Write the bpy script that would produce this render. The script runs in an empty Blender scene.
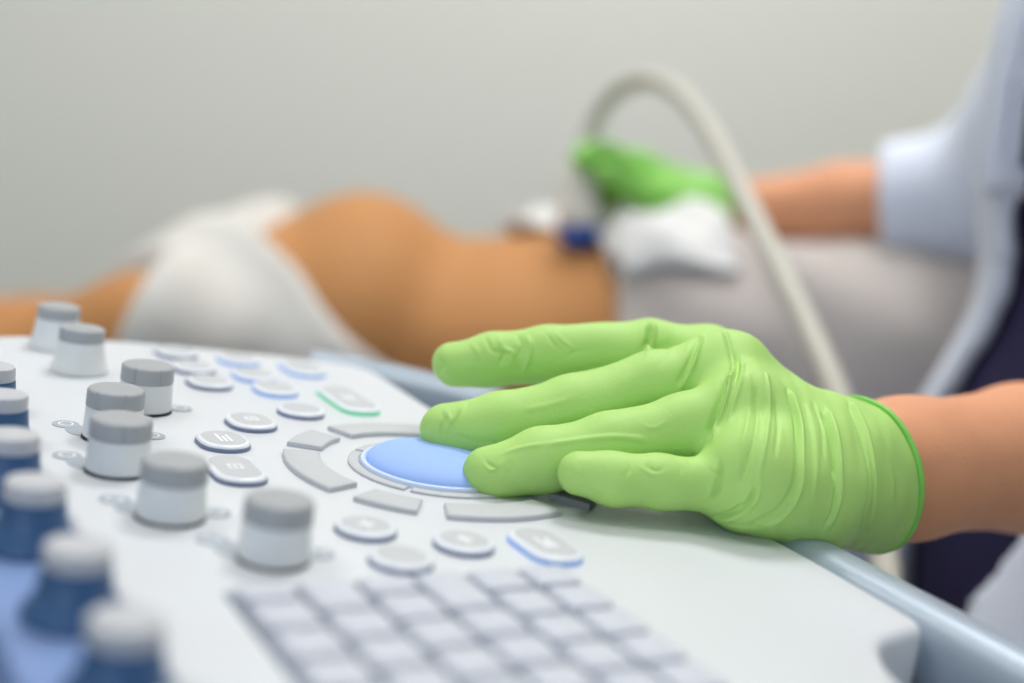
import bpy, bmesh, math, random
import numpy as np
from mathutils import Vector, Matrix
from mathutils.bvhtree import BVHTree
random.seed(4); rng = np.random.default_rng(4)
scene = bpy.context.scene
COL = scene.collection

# ------------------------------------------------------------------ camera
FPX, CX, CY = 1300.0, 512.0, 341.5
SL, Y0 = 0.15, 30.0                     # vanishing line of the control panel in the photograph
ZC = 1.05
PITCH = math.atan2(CY - SL*CX - Y0, FPX)
cam_d = bpy.data.cameras.new('camera'); cam = bpy.data.objects.new('camera', cam_d); COL.objects.link(cam)
cam.location = (0, 0, ZC); cam.rotation_euler = (math.pi/2 - PITCH, 0, 0)
cam_d.sensor_width = 36; cam_d.lens = FPX*36/1024
cam_d.clip_start = 0.01
cam_d.dof.use_dof = True; cam_d.dof.focus_distance = 0.416; cam_d.dof.aperture_fstop = 3.4
scene.camera = cam
# ------------------------------------------------------------------ light and exposure
vs = scene.view_settings
vs.view_transform = 'Standard'; vs.look = 'None'; vs.gamma = 1.0; vs.use_curve_mapping = False
vs.exposure = 0.0
world = bpy.data.worlds.new('world'); scene.world = world; world.use_nodes = True
bg = world.node_tree.nodes['Background']; bg.inputs[0].default_value = (0.75, 0.85, 1.0, 1); bg.inputs[1].default_value = 1.0
def area(name, loc, rot, sx, sy, power, col):
    l = bpy.data.lights.new(name, 'AREA'); l.shape = 'RECTANGLE'; l.size = sx; l.size_y = sy
    l.energy = power; l.color = col
    o = bpy.data.objects.new(name, l); COL.objects.link(o); o.location = loc; o.rotation_euler = rot
    return o
LAMPS = [(-0.85, 0.25), (0.85, 0.25), (-0.75, 1.35), (0.42, 1.35)]
LAMP_POWER = [6, 6, 3.5, 22]
for (lx, ly), pw in zip(LAMPS, LAMP_POWER):
    area('ceiling_lamp_light', (lx, ly, 2.655), (0, 0, 0), 0.56, 0.56, pw, (1.0, 0.985, 0.965))
area('window_daylight', (-0.6, -1.93, 1.55), (math.radians(90), 0, 0), 2.2, 1.4, 12, (0.70, 0.84, 1.0))

# ------------------------------------------------------------------ projection helpers
cp_, sp_ = math.cos(PITCH), math.sin(PITCH)
RIGHT = np.array([1., 0, 0]); FWD = np.array([0, cp_, -sp_]); DOWN = np.array([0, -sp_, -cp_])
CAM = np.array([0, 0, ZC])
def cpt(u, v, d):                        # pixel + distance along the view axis -> world point
    return CAM + RIGHT*((u-CX)/FPX*d) + DOWN*((v-CY)/FPX*d) + FWD*d
# the panel plane
nc = np.array([-SL*FPX, FPX, CY - SL*CX - Y0]); nc /= np.linalg.norm(nc)
Dp = (np.array([(170-CX)/FPX, (518-CY)/FPX, 1.0])*(FPX*.018/68)) @ nc
def c2w(v): return RIGHT*v[0] + DOWN*v[1] + FWD*v[2]
NRM = -c2w(nc)
def hit(u, v, h=0.0):
    r = np.array([(u-CX)/FPX, (v-CY)/FPX, 1.0]); return CAM + c2w(r*((Dp-h)/(r@nc)))
ORG = hit(478, 464)
e2c = np.array([(-256-CX)/FPX, (Y0+SL*-256-CY)/FPX, 1.0]); e2c /= np.linalg.norm(e2c)
E2 = c2w(e2c); E2 -= NRM*(E2@NRM); E2 /= np.linalg.norm(E2)
E1 = np.cross(E2, NRM)
if E1[0] < 0: E1 = -E1
PANEL = Matrix(((E1[0], E2[0], NRM[0], ORG[0]), (E1[1], E2[1], NRM[1], ORG[1]), (E1[2], E2[2], NRM[2], ORG[2]), (0, 0, 0, 1)))
def loc(u, v, h=0.0):
    p = hit(u, v, h) - ORG; return float(p@E1), float(p@E2)
def pw(a, b, c=0.0): return ORG + E1*a + E2*b + NRM*c

# ------------------------------------------------------------------ materials
def srgb(r, g, b):
    f = lambda c: (c/255/12.92) if c/255 <= .04045 else ((c/255+.055)/1.055)**2.4
    return (f(r), f(g), f(b), 1)
MATS = {}
def mat(name, rgb, rough=.5, spec=.5, metal=0, emit=0, var=0, vscale=30, bump=0, bscale=200, sss=0, sheen=0, coat=0):
    if name in MATS: return MATS[name]
    m = bpy.data.materials.new(name); m.use_nodes = True; nt = m.node_tree; b = nt.nodes['Principled BSDF']
    c = srgb(*rgb); b.inputs['Base Color'].default_value = c
    b.inputs['Roughness'].default_value = rough; b.inputs['Specular IOR Level'].default_value = spec
    b.inputs['Metallic'].default_value = metal; b.inputs['Sheen Weight'].default_value = sheen
    b.inputs['Coat Weight'].default_value = coat
    if sss:
        b.inputs['Subsurface Weight'].default_value = sss; b.inputs['Subsurface Radius'].default_value = (.012, .005, .003); b.inputs['Subsurface Scale'].default_value = .5
    if emit: b.inputs['Emission Color'].default_value = c; b.inputs['Emission Strength'].default_value = emit
    tc = nt.nodes.new('ShaderNodeTexCoord')
    if var:
        n = nt.nodes.new('ShaderNodeTexNoise'); n.inputs['Scale'].default_value = vscale; n.inputs['Detail'].default_value = 4
        nt.links.new(tc.outputs['Object'], n.inputs['Vector'])
        mx = nt.nodes.new('ShaderNodeMix'); mx.data_type = 'RGBA'
        mx.inputs[6].default_value = tuple(x*(1-var) for x in c[:3])+(1,); mx.inputs[7].default_value = tuple(min(1, x*(1+var)) for x in c[:3])+(1,)
        nt.links.new(n.outputs['Fac'], mx.inputs[0]); nt.links.new(mx.outputs[2], b.inputs['Base Color'])
    if bump:
        n2 = nt.nodes.new('ShaderNodeTexNoise'); n2.inputs['Scale'].default_value = bscale; n2.inputs['Detail'].default_value = 5
        nt.links.new(tc.outputs['Object'], n2.inputs['Vector'])
        bp = nt.nodes.new('ShaderNodeBump'); bp.inputs['Strength'].default_value = bump; bp.inputs['Distance'].default_value = .001
        nt.links.new(n2.outputs['Fac'], bp.inputs['Height']); nt.links.new(bp.outputs['Normal'], b.inputs['Normal'])
    MATS[name] = m; return m
M_PANEL = mat('panel_white', (214, 218, 224), .42, .4)
M_STRIP = mat('strip_blue', (124, 150, 200), .45, .4)
M_DARK = mat('dark_plastic', (28, 30, 46), .5)
M_GREY = mat('key_grey', (192, 195, 200), .5, .35, var=.02, vscale=300)
M_GREYD = mat('key_side', (120, 125, 135), .5, .35)
M_CHAR = mat('key_charcoal', (128, 130, 132), .5, .35)
M_BTNW = mat('button_white', (228, 233, 242), .35, .5)
M_SLATE = mat('glow_slate', (112, 124, 156), .4)
M_BLUEG = mat('glow_blue', (140, 178, 236), .4, emit=.15)
M_GREENG = mat('glow_green', (104, 216, 164), .4, emit=.15)
M_ICON = mat('icon_white', (240, 243, 248), .5)
M_BALL = mat('trackball_blue', (150, 180, 236), .6, .2, emit=.15)
M_RIM = mat('trackball_rim', (204, 220, 246), .5, .3)
M_CAP = mat('knob_cap_grey', (165, 168, 172), .5, .35)
M_KNOB = mat('knob_white', (226, 229, 230), .45, .4)
M_KNOBB = mat('knob_blue', (58, 94, 136), .4, .4)
M_CAPL = mat('knob_cap_light', (190, 192, 198), .5, .35)
M_PAD = mat('label_grey', (166, 176, 186), .5)
M_RAIL = mat('rail_silver', (160, 173, 188), .38, .5, metal=.25)
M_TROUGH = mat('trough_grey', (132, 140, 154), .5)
M_KEY = mat('keyboard_key', (198, 202, 214), .5, .35)
M_KBED = mat('keyboard_bed', (136, 143, 156), .55)
M_WALL = mat('wall_paint', (222, 223, 217), .85, .2, bump=.05, bscale=300)
M_CEIL = mat('ceiling_paint', (235, 235, 232), .9, .2)
M_FLOOR = mat('floor_vinyl', (150, 150, 148), .5, .4, var=.06, vscale=6)
M_GLOVE = mat('nitrile_green', (174, 216, 120), .53, .28, var=.06, vscale=60, bump=.10, bscale=900)
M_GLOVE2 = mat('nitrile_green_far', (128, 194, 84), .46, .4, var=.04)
M_SKIN = mat('skin_arm', (218, 154, 116), .6, .3, var=.07, vscale=70, bump=.25, bscale=700)
M_SKINP = mat('skin_belly', (184, 131, 82), .7, .25, var=.05, vscale=20)
M_SHIRT = mat('shirt_white', (206, 204, 200), .85, .2, sheen=.1)
M_PANTS = mat('trousers_grey', (190, 182, 178), .85, .2)
M_TOWEL = mat('towel_white', (218, 218, 218), .9, .1)
M_COAT = mat('coat_white', (218, 224, 240), .8, .2, bump=.3, bscale=900)
M_NAVY = mat('scrubs_navy', (48, 44, 78), .8, .2)
M_HAIR = mat('hair_brown', (60, 40, 28), .6)
M_EYE = mat('eye_white', (235, 235, 235), .3)
M_PROBE = mat('probe_cream', (226, 222, 212), .4)
M_CABLE = mat('cable_cream', (194, 191, 180), .5)
M_PBLUE = mat('probe_blue', (40, 84, 170), .35)
M_BED = mat('bed_vinyl', (210, 212, 212), .6)
M_METAL = mat('steel', (170, 172, 176), .3, metal=.9)
M_LAMP = mat('lamp_diffuser', (255, 250, 240), .6, emit=2.5)
M_SHOE = mat('shoe_white', (225, 225, 225), .6)

# ------------------------------------------------------------------ object helpers
WORLD = {}
def tag(o, label=None, cat=None, group=None, kind=None):
    if label: o['label'] = label
    if cat: o['category'] = cat
    if group: o['group'] = group
    if kind: o['kind'] = kind
    return o
def put(o, parent=None, M=None):
    M = M or Matrix.Identity(4)
    if o.name not in COL.objects: COL.objects.link(o)
    WORLD[o] = M
    if parent is not None:
        o.parent = parent; o.matrix_parent_inverse = WORLD[parent].inverted()
    o.matrix_basis = M
    return o
def empty(name, p, label, cat, group=None):
    o = bpy.data.objects.new(name, None); o.empty_display_size = .05
    put(o, None, Matrix.Translation(Vector([float(x) for x in p]))); return tag(o, label, cat, group)
def mesh(name, verts, faces, mats, smooth=True, fm=None):
    me = bpy.data.meshes.new(name); me.from_pydata([tuple(map(float, v)) for v in verts], [], [tuple(map(int, f)) for f in faces])
    for m in (mats if isinstance(mats, (list, tuple)) else [mats]): me.materials.append(m)
    if fm is not None: me.polygons.foreach_set('material_index', np.asarray(fm, np.int32))
    me.polygons.foreach_set('use_smooth', np.full(len(me.polygons), smooth)); me.update()
    return me
def obj(name, me, parent=None, M=None):
    return put(bpy.data.objects.new(name, me), parent, M)
def fix_normals(me):
    bm = bmesh.new(); bm.from_mesh(me); bmesh.ops.recalc_face_normals(bm, faces=bm.faces); bm.to_mesh(me); bm.free(); return me
def sharpen(me, deg=40):
    bm = bmesh.new(); bm.from_mesh(me); bmesh.ops.recalc_face_normals(bm, faces=bm.faces)
    for e in bm.edges:
        if len(e.link_faces) == 2 and e.calc_face_angle(0) > math.radians(deg): e.smooth = False
    bm.to_mesh(me); bm.free(); return me
def box(name, lo, hi, m, parent=None, M=None, bev=0.0):
    bm = bmesh.new(); bmesh.ops.create_cube(bm, size=1)
    lo = np.array(lo, float); hi = np.array(hi, float)
    for v in bm.verts: v.co = Vector([(lo[i]+hi[i])/2 + v.co[i]*(hi[i]-lo[i]) for i in range(3)])
    if bev: bmesh.ops.bevel(bm, geom=list(bm.edges), offset=bev, segments=3, affect='EDGES', profile=.5)
    me = bpy.data.meshes.new(name); bm.to_mesh(me); bm.free(); me.materials.append(m)
    if bev: me.polygons.foreach_set('use_smooth', np.full(len(me.polygons), True)); sharpen(me, 50)
    return obj(name, me, parent, M)
def lathe(name, prof, mats, seg=48, fm=None, radfn=None):   # prof: list of (r, z); fm material per band
    vs_, fs, ms = [], [], []
    for i, (r, z) in enumerate(prof):
        for s in range(seg):
            t = 2*math.pi*s/seg; rr = r*(radfn(i, t) if radfn else 1)
            vs_.append((rr*math.cos(t), rr*math.sin(t), z))
    for i in range(len(prof)-1):
        for s in range(seg):
            s2 = (s+1) % seg
            fs.append((i*seg+s, i*seg+s2, (i+1)*seg+s2, (i+1)*seg+s)); ms.append(fm[i] if fm else 0)
    fs.append(tuple((len(prof)-1)*seg+s for s in range(seg))); ms.append(fm[-1] if fm else 0)
    fs.append(tuple(reversed(range(seg)))); ms.append(fm[0] if fm else 0)
    return sharpen(mesh(name, vs_, fs, mats, True, ms))
def stack(name, rings, mats, fm=None, cap=True, deg=35):     # rings: list of equal length closed outlines [(x,y,z)]
    n = len(rings[0]); vs_ = [p for r in rings for p in r]; fs = []; ms = []
    for i in range(len(rings)-1):
        for s in range(n):
            s2 = (s+1) % n; fs.append((i*n+s, i*n+s2, (i+1)*n+s2, (i+1)*n+s)); ms.append(fm[i] if fm else 0)
    if cap:
        fs.append(tuple((len(rings)-1)*n+s for s in range(n))); ms.append(fm[-1] if fm else 0)
        fs.append(tuple(reversed(range(n)))); ms.append(fm[0] if fm else 0)
    return sharpen(mesh(name, vs_, fs, mats, True, ms), deg)
def tube(name, pts, rad, m, parent=None, seg=16, closed=False):
    P = np.array(pts, float); n = len(P); R = np.full(n, rad) if np.isscalar(rad) else np.array(rad)
    T = np.gradient(P, axis=0)
    if closed: T = np.roll(P, -1, 0) - np.roll(P, 1, 0)
    T /= np.linalg.norm(T, axis=1)[:, None]
    up = np.array([0.12, .31, .94]); vs_ = []
    N = np.cross(T[0], up); N /= np.linalg.norm(N)
    for i in range(n):
        N = N - T[i]*(N@T[i]); N /= np.linalg.norm(N); B = np.cross(T[i], N)
        for s in range(seg):
            a = 2*math.pi*s/seg; vs_.append(P[i] + R[i]*(N*math.cos(a)+B*math.sin(a)))
    fs = []
    for i in range(n if closed else n-1):
        j = (i+1) % n
        for s in range(seg):
            s2 = (s+1) % seg; fs.append((i*seg+s, i*seg+s2, j*seg+s2, j*seg+s))
    if not closed: fs += [tuple(range(seg)), tuple((n-1)*seg+s for s in range(seg))]
    return obj(name, fix_normals(mesh(name, vs_, fs, m)), parent)
def spline(pts, n=12, closed=False):                 # Catmull-Rom
    P = np.array(pts, float); out = []
    N = len(P); rngi = range(N) if closed else range(N-1)
    for i in rngi:
        g = (lambda k: P[k % N]) if closed else (lambda k: P[min(max(k, 0), N-1)])
        p0, p1, p2, p3 = g(i-1), g(i), g(i+1), g(i+2)
        for t in np.linspace(0, 1, n, endpoint=False):
            out.append(.5*((2*p1)+(-p0+p2)*t+(2*p0-5*p1+4*p2-p3)*t*t+(-p0+3*p1-3*p2+p3)*t**3))
    if not closed: out.append(P[-1])
    return np.array(out)

# ------------------------------------------------------------------ signed-distance modelling for bodies, gloves and cloth
class Grid:
    def __init__(s, lo, hi, h):
        s.lo = np.array(lo, float); s.h = h; s.n = np.ceil((np.array(hi)-s.lo)/h).astype(int)+1
    def new(s): return np.full(tuple(s.n), .08, np.float32)
    def ax(s, a, b):
        return [(s.lo[i] + s.h*np.arange(a[i], b[i])).astype(np.float32).reshape([-1 if j == i else 1 for j in range(3)]) for i in range(3)]
    def sub(s, lo, hi):
        a = np.clip(np.floor((lo-s.lo)/s.h).astype(int), 0, s.n); b = np.clip(np.ceil((hi-s.lo)/s.h).astype(int)+1, 0, s.n)
        return a, b
    def cone(s, g, pa, pb, ra, rb, k=0.0, m=.02):
        pa = np.array(pa, float); pb = np.array(pb, float); r = max(ra, rb)+m+k
        a, b = s.sub(np.minimum(pa, pb)-r, np.maximum(pa, pb)+r)
        if (b <= a).any(): return
        X, Y, Z = s.ax(a, b); d = pb-pa; L = max(d@d, 1e-12)
        t = np.clip(((X-pa[0])*d[0]+(Y-pa[1])*d[1]+(Z-pa[2])*d[2])/L, 0, 1)
        q = np.sqrt((X-pa[0]-t*d[0])**2+(Y-pa[1]-t*d[1])**2+(Z-pa[2]-t*d[2])**2) - (ra+(rb-ra)*t)
        s.merge(g, a, b, q, k)
    def ell(s, g, c, r, k=0.0, R=None, m=.02):
        c = np.array(c, float); r = np.array(r, float); rm = r.max()+m+k
        a, b = s.sub(c-rm, c+rm)
        if (b <= a).any(): return
        X, Y, Z = s.ax(a, b); X = X-c[0]; Y = Y-c[1]; Z = Z-c[2]
        if R is not None:
            X, Y, Z = (R[0][i]*X+R[1][i]*Y+R[2][i]*Z for i in range(3))
        k0 = np.sqrt((X/r[0])**2+(Y/r[1])**2+(Z/r[2])**2); k1 = np.sqrt((X/r[0]**2)**2+(Y/r[1]**2)**2+(Z/r[2]**2)**2)+1e-9
        s.merge(g, a, b, k0*(k0-1)/k1, k)
    def merge(s, g, a, b, q, k):
        sl = tuple(slice(a[i], b[i]) for i in range(3)); g[sl] = smin(g[sl], q, k)
    def chain(s, g, pts, rads, k=.004):
        for i in range(len(pts)-1): s.cone(g, pts[i], pts[i+1], rads[i], rads[i+1], k)
    def full(s): return s.ax(np.zeros(3, int), s.n)
    def mesh(s, name, g, m): return surface_nets(name, g, s.lo, s.h, m)
def smin(a, b, k):
    if k <= 0: return np.minimum(a, b)
    h = np.clip(.5+.5*(b-a)/k, 0, 1); return b+(a-b)*h-k*h*(1-h)
def surface_nets(name, g, lo, h, m):
    s = g < 0; c = np.zeros(tuple(np.array(g.shape)-1), np.uint8)
    offs = [(x, y, z) for x in (0, 1) for y in (0, 1) for z in (0, 1)]
    nx, ny, nz = c.shape
    for x, y, z in offs: c += s[x:x+nx, y:y+ny, z:z+nz]
    act = np.argwhere((c > 0) & (c < 8)); I, J, K = act.T
    val = {o: g[I+o[0], J+o[1], K+o[2]] for o in offs}
    acc = np.zeros((len(act), 3)); cnt = np.zeros(len(act))
    for o in offs:
        for ax in range(3):
            if o[ax]: continue
            q = list(o); q[ax] = 1; va = val[o]; vb = val[tuple(q)]; mk = (va < 0) != (vb < 0)
            t = np.where(mk, va/np.where(mk, va-vb, 1), 0)
            p = np.array(o, float)+np.zeros((len(act), 3)); p[:, ax] += t
            acc += p*mk[:, None]; cnt += mk
    V = lo + (act + acc/cnt[:, None])*h
    vid = np.full(c.shape, -1, np.int32); vid[I, J, K] = np.arange(len(act)); F = []
    for ax in range(3):
        a0 = [slice(None)]*3; a1 = [slice(None)]*3; a0[ax] = slice(0, -1); a1[ax] = slice(1, None)
        e = np.argwhere(s[tuple(a0)] != s[tuple(a1)]); b1, b2 = [(1, 2), (2, 0), (0, 1)][ax]
        ok = (e[:, b1] > 0) & (e[:, b2] > 0) & (e[:, b1] < c.shape[b1]) & (e[:, b2] < c.shape[b2]); e = e[ok]
        d1 = np.zeros(3, int); d1[b1] = 1; d2 = np.zeros(3, int); d2[b2] = 1
        q = np.stack([vid[tuple((e-d1-d2).T)], vid[tuple((e-d2).T)], vid[tuple(e.T)], vid[tuple((e-d1).T)]], 1)
        ins = s[tuple(e.T)]; q[~ins] = q[~ins][:, ::-1]; F.append(q)
    F = np.concatenate(F)
    me = bpy.data.meshes.new(name); me.vertices.add(len(V)); me.vertices.foreach_set('co', V.astype(np.float32).ravel())
    me.loops.add(F.size); me.loops.foreach_set('vertex_index', F.ravel().astype(np.int32))
    me.polygons.add(len(F)); me.polygons.foreach_set('loop_start', np.arange(0, F.size, 4, dtype=np.int32))
    me.polygons.foreach_set('use_smooth', np.ones(len(F), bool))
    me.update(calc_edges=True); me.validate()
    for q in (m if isinstance(m, (list, tuple)) else [m]): me.materials.append(q)
    return me
def relax(me, it=3, f=.5):
    n = len(me.vertices); V = np.empty(n*3, np.float32); me.vertices.foreach_get('co', V); V = V.reshape(-1, 3).astype(float)
    E = np.empty(len(me.edges)*2, np.int32); me.edges.foreach_get('vertices', E); E = E.reshape(-1, 2)
    deg = np.bincount(E.ravel(), minlength=n)[:, None]
    for _ in range(it):
        A = np.zeros_like(V); np.add.at(A, E[:, 0], V[E[:, 1]]); np.add.at(A, E[:, 1], V[E[:, 0]])
        V += f*(A/np.maximum(deg, 1)-V)
    me.vertices.foreach_set('co', V.astype(np.float32).ravel()); me.update(); return me
def get_vn(me):
    n = len(me.vertices); V = np.empty(n*3, np.float32); me.vertices.foreach_get('co', V)
    N = np.empty(n*3, np.float32); me.vertices.foreach_get('normal', N); return V.reshape(-1, 3).astype(float), N.reshape(-1, 3).astype(float)
def set_v(me, V): me.vertices.foreach_set('co', V.astype(np.float32).ravel()); me.update()
def polydist(V, P):
    best = np.full(len(V), 1e9)
    for a, b in zip(P[:-1], P[1:]):
        d = b-a; t = np.clip(((V-a)@d)/max(d@d, 1e-14), 0, 1); q = V-a-t[:, None]*d
        best = np.minimum(best, np.einsum('ij,ij->i', q, q))
    return np.sqrt(best)

# ================================================================== THE ROOM
RX0, RX1, RY0, RY1, RZ = -2.6, 2.6, -2.0, 2.15, 2.7
tag(box('floor', (RX0-.1, RY0-.1, -.1), (RX1+.1, RY1+.1, 0), M_FLOOR), kind='structure')
tag(box('ceiling', (RX0-.1, RY0-.1, RZ), (RX1+.1, RY1+.1, RZ+.1), M_CEIL), kind='structure')
tag(box('wall_back', (RX0, RY1, 0), (RX1, RY1+.1, RZ), M_WALL), kind='structure')
tag(box('wall_left', (RX0-.1, RY0, 0), (RX0, RY1, RZ), M_WALL), kind='structure')
tag(box('wall_right', (RX1, RY0, 0), (RX1+.1, RY1, RZ), M_WALL), kind='structure')
wx0, wx1, wz0, wz1 = -1.75, .55, .82, 2.28
bmw = bmesh.new()
for lo, hi in [((RX0, RY0-.1, 0), (wx0, RY0, RZ)), ((wx1, RY0-.1, 0), (RX1, RY0, RZ)), ((wx0, RY0-.1, 0), (wx1, RY0, wz0)), ((wx0, RY0-.1, wz1), (wx1, RY0, RZ))]:
    r = bmesh.ops.create_cube(bmw, size=1)
    for v in r['verts']: v.co = Vector([(lo[i]+hi[i])/2+v.co[i]*(hi[i]-lo[i]) for i in range(3)])
mw = bpy.data.meshes.new('wall_front'); bmw.to_mesh(mw); bmw.free(); mw.materials.append(M_WALL)
tag(obj('wall_front', mw), kind='structure')
win = empty('window_1', ((wx0+wx1)/2, RY0-.05, wz0), None, None); win['kind'] = 'structure'
for nm, lo, hi in [('window_frame', (wx0, RY0-.08, wz0), (wx0+.05, RY0-.03, wz1)), ('window_frame', (wx1-.05, RY0-.08, wz0), (wx1, RY0-.03, wz1)), ('window_frame', (wx0, RY0-.08, wz0), (wx1, RY0-.03, wz0+.05)), ('window_frame', (wx0, RY0-.08, wz1-.05), (wx1, RY0-.03, wz1)), ('window_frame', ((wx0+wx1)/2-.03, RY0-.08, wz0), ((wx0+wx1)/2+.03, RY0-.03, wz1))]:
    box(nm, lo, hi, M_CEIL, win)
tag(box('baseboard_back', (RX0, RY1-.015, 0), (RX1, RY1, .1), M_CEIL), kind='structure')
for i, (lx, ly) in enumerate(LAMPS):
    side = ['left end of the console', 'seated clinician', 'shirted chest of the patient', 'trousered legs of the patient'][i]
    t = empty('ceiling_light', (lx, ly, RZ), f'square recessed ceiling light panel over the {side}', 'ceiling light', 'ceiling light panels')
    box('lamp_frame', (lx-.32, ly-.32, RZ-.022), (lx+.32, ly+.32, RZ-.002), M_CEIL, t, None, .004)
    box('diffuser', (lx-.29, ly-.29, RZ-.030), (lx+.29, ly+.29, RZ-.0225), M_LAMP, t)

# ================================================================== THE ULTRASOUND CONSOLE
base_pt = pw(-.10, .02); base_pt[2] = 0
CON = empty('ultrasound_console', base_pt, 'white ultrasound console with knobs, buttons and a blue trackball under the gloved hand', 'ultrasound machine')
def part(name, me, a=0, b=0, c=0, rz=0, parent=None):
    M = PANEL @ Matrix.Translation((a, b, c)) @ Matrix.Rotation(rz, 4, 'Z'); return obj(name, me, parent or CON, M)
# control panel slab: palm rest bulges forward, handle openings on either side
mm = lambda L: [(x/1000, y/1000) for x, y in L]
OUT = mm([(-142, -330), (-142, 150)]) 
far = spline(np.array(mm([(-142, 150), (-125.2, 175.3), (-77.9, 173.9), (-26, 160), (8, 146), (19, 137), (20.5, 120), (19.5, 90), (20, 68), (30, 52), (46, 46), (60, 44), (64, 36), (64.5, 10), (65, -40), (64.5, -90), (62.5, -125), (60, -143), (48, -147), (38, -150), (30, -158), (23.6, -170), (19, -190), (19, -240), (18, -300), (8, -325), (-20, -330)])), 6)
outline = [OUT[0]] + [tuple(p) for p in far]
def inset(L, d):
    P = np.array(L); A = np.roll(P, 1, 0); B = np.roll(P, -1, 0); T = B-A; T /= np.linalg.norm(T, axis=1)[:, None]
    N = np.stack([-T[:, 1], T[:, 0]], 1); ar = np.sum(P[:, 0]*B[:, 1]-B[:, 0]*P[:, 1])
    return P + N*(d if ar > 0 else -d)
def slab(name, outl, z0, z1, m, bev=.003, **kw):
    rings = [[(x, y, z0) for x, y in inset(outl, kw.get('low', 0))], [(x, y, z1-bev) for x, y in outl]]
    for q in (30, 60, 90):
        rings.append([(x, y, z1-bev+bev*math.sin(math.radians(q))) for x, y in inset(outl, bev*(1-math.cos(math.radians(q))))])
    return stack(name, rings, m, deg=50)
part('control_panel', slab('control_panel', outline, -.032, 0, M_PANEL, .0035))
# blue strip along the back edge, dark rear housing
part('knob_strip', slab('knob_strip', mm([(-143.2, -330), (-143.2, 150), (-150, 160), (-169, 150), (-169, -330)]), -.03, -.0015, M_STRIP, .003))
part('rear_housing', slab('rear_housing', mm([(-170.5, -330), (-170.5, 150), (-190, 165), (-260, 150), (-260, -330)]), -.05, -.014, M_DARK, .006))
# housing below the panel
part('panel_housing', slab('panel_housing', mm([(-170, -325), (-170, 140), (-120, 165), (-30, 150), (8, 130), (8, -300), (-10, -322)]), -.11, -.0325, M_PANEL, .002, low=.05))
# trough floor between panel and rail, then the rail itself
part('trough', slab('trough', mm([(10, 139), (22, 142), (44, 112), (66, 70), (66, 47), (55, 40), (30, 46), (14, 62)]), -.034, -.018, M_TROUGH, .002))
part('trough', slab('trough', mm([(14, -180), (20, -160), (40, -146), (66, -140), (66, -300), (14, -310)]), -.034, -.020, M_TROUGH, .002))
rp = spline(np.array(mm([(2, 158), (22, 146), (40, 125), (60, 95.5), (70, 66), (73.5, 30), (74.5, -40), (74, -100), (73, -160), (72, -240), (66, -300), (40, -332), (0, -342)])), 8)
def sweep2d(name, path, prof, m):                    # profile (n, c) swept along a path in the panel plane
    P = np.array(path); T = np.gradient(P, axis=0); T /= np.linalg.norm(T, axis=1)[:, None]; N = np.stack([T[:, 1], -T[:, 0]], 1)
    rings = [[(P[i, 0]+N[i, 0]*q, P[i, 1]+N[i, 1]*q, c) for q, c in prof] for i in range(len(P))]
    return stack(name, rings, m, deg=60)
th = np.linspace(0, 2*math.pi, 28, endpoint=False)
prof = [(math.copysign(abs(math.cos(t))**.72, math.cos(t))*.0112, -.014+math.copysign(abs(math.sin(t))**.72, math.sin(t))*.0155) for t in th]
part('handle_rail', sweep2d('handle_rail', rp, prof, M_RAIL))
# column and wheeled base of the cart
cb = base_pt
box('column', (cb[0]-.09, cb[1]-.09, .16), (cb[0]+.09, cb[1]+.09, .80), M_PANEL, CON, None, .02)
box('cart_base', (cb[0]-.36, cb[1]-.18, .09), (cb[0]+.12, cb[1]+.18, .17), M_PANEL, CON, None, .03)
for sx, sy in ((-.31, -.13), (.07, -.13), (-.31, .13), (.07, .13)):
    me = lathe('caster', [(.02, -.012), (.045, -.012), (.047, -.008), (.047, .008), (.045, .012), (.02, .012)], M_DARK, 28)
    obj('caster', me, CON, Matrix.Translation((cb[0]+sx, cb[1]+sy, .0475)) @ Matrix.Rotation(math.pi/2, 4, 'X'))
    box('caster_fork', (cb[0]+sx-.012, cb[1]+sy-.02, .05), (cb[0]+sx+.012, cb[1]+sy+.02, .10), M_GREYD, CON)

# ---- buttons
def rrect(hx, hy, r, n=8):
    pts = []
    for cx, cy, a0 in ((hx-r, hy-r, 0), (-hx+r, hy-r, 90), (-hx+r, -hy+r, 180), (hx-r, -hy+r, 270)):
        for i in range(n+1):
            a = math.radians(a0+90*i/n); pts.append((cx+r*math.cos(a), cy+r*math.sin(a)))
    return pts
def button_meshes(hx, hy, r, glow, key):
    o = rrect(hx, hy, r); z = lambda d, h: [(x, y, h) for x, y in [(x*(1-d/hx), y*(1-d/hy)) for x, y in o]]
    skirt = stack('button', [z(0, -.0005), z(0, .0010), z(.0003, .0013)], glow)
    cap = stack('button_top', [z(.0002, .00128), z(.0003, .0016), z(.0007, .0020), z(.0016, .0023), z(.0018, .00232), z(.003, .0024)], [M_BTNW, M_GREY], [0, 0, 0, 1, 1])
    return skirt, cap
BM = {}
ICON_H = .00243
def bar(x0, x1, y0, y1): return [(x0, y0), (x1, y0), (x1, y1), (x0, y1)]
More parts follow.
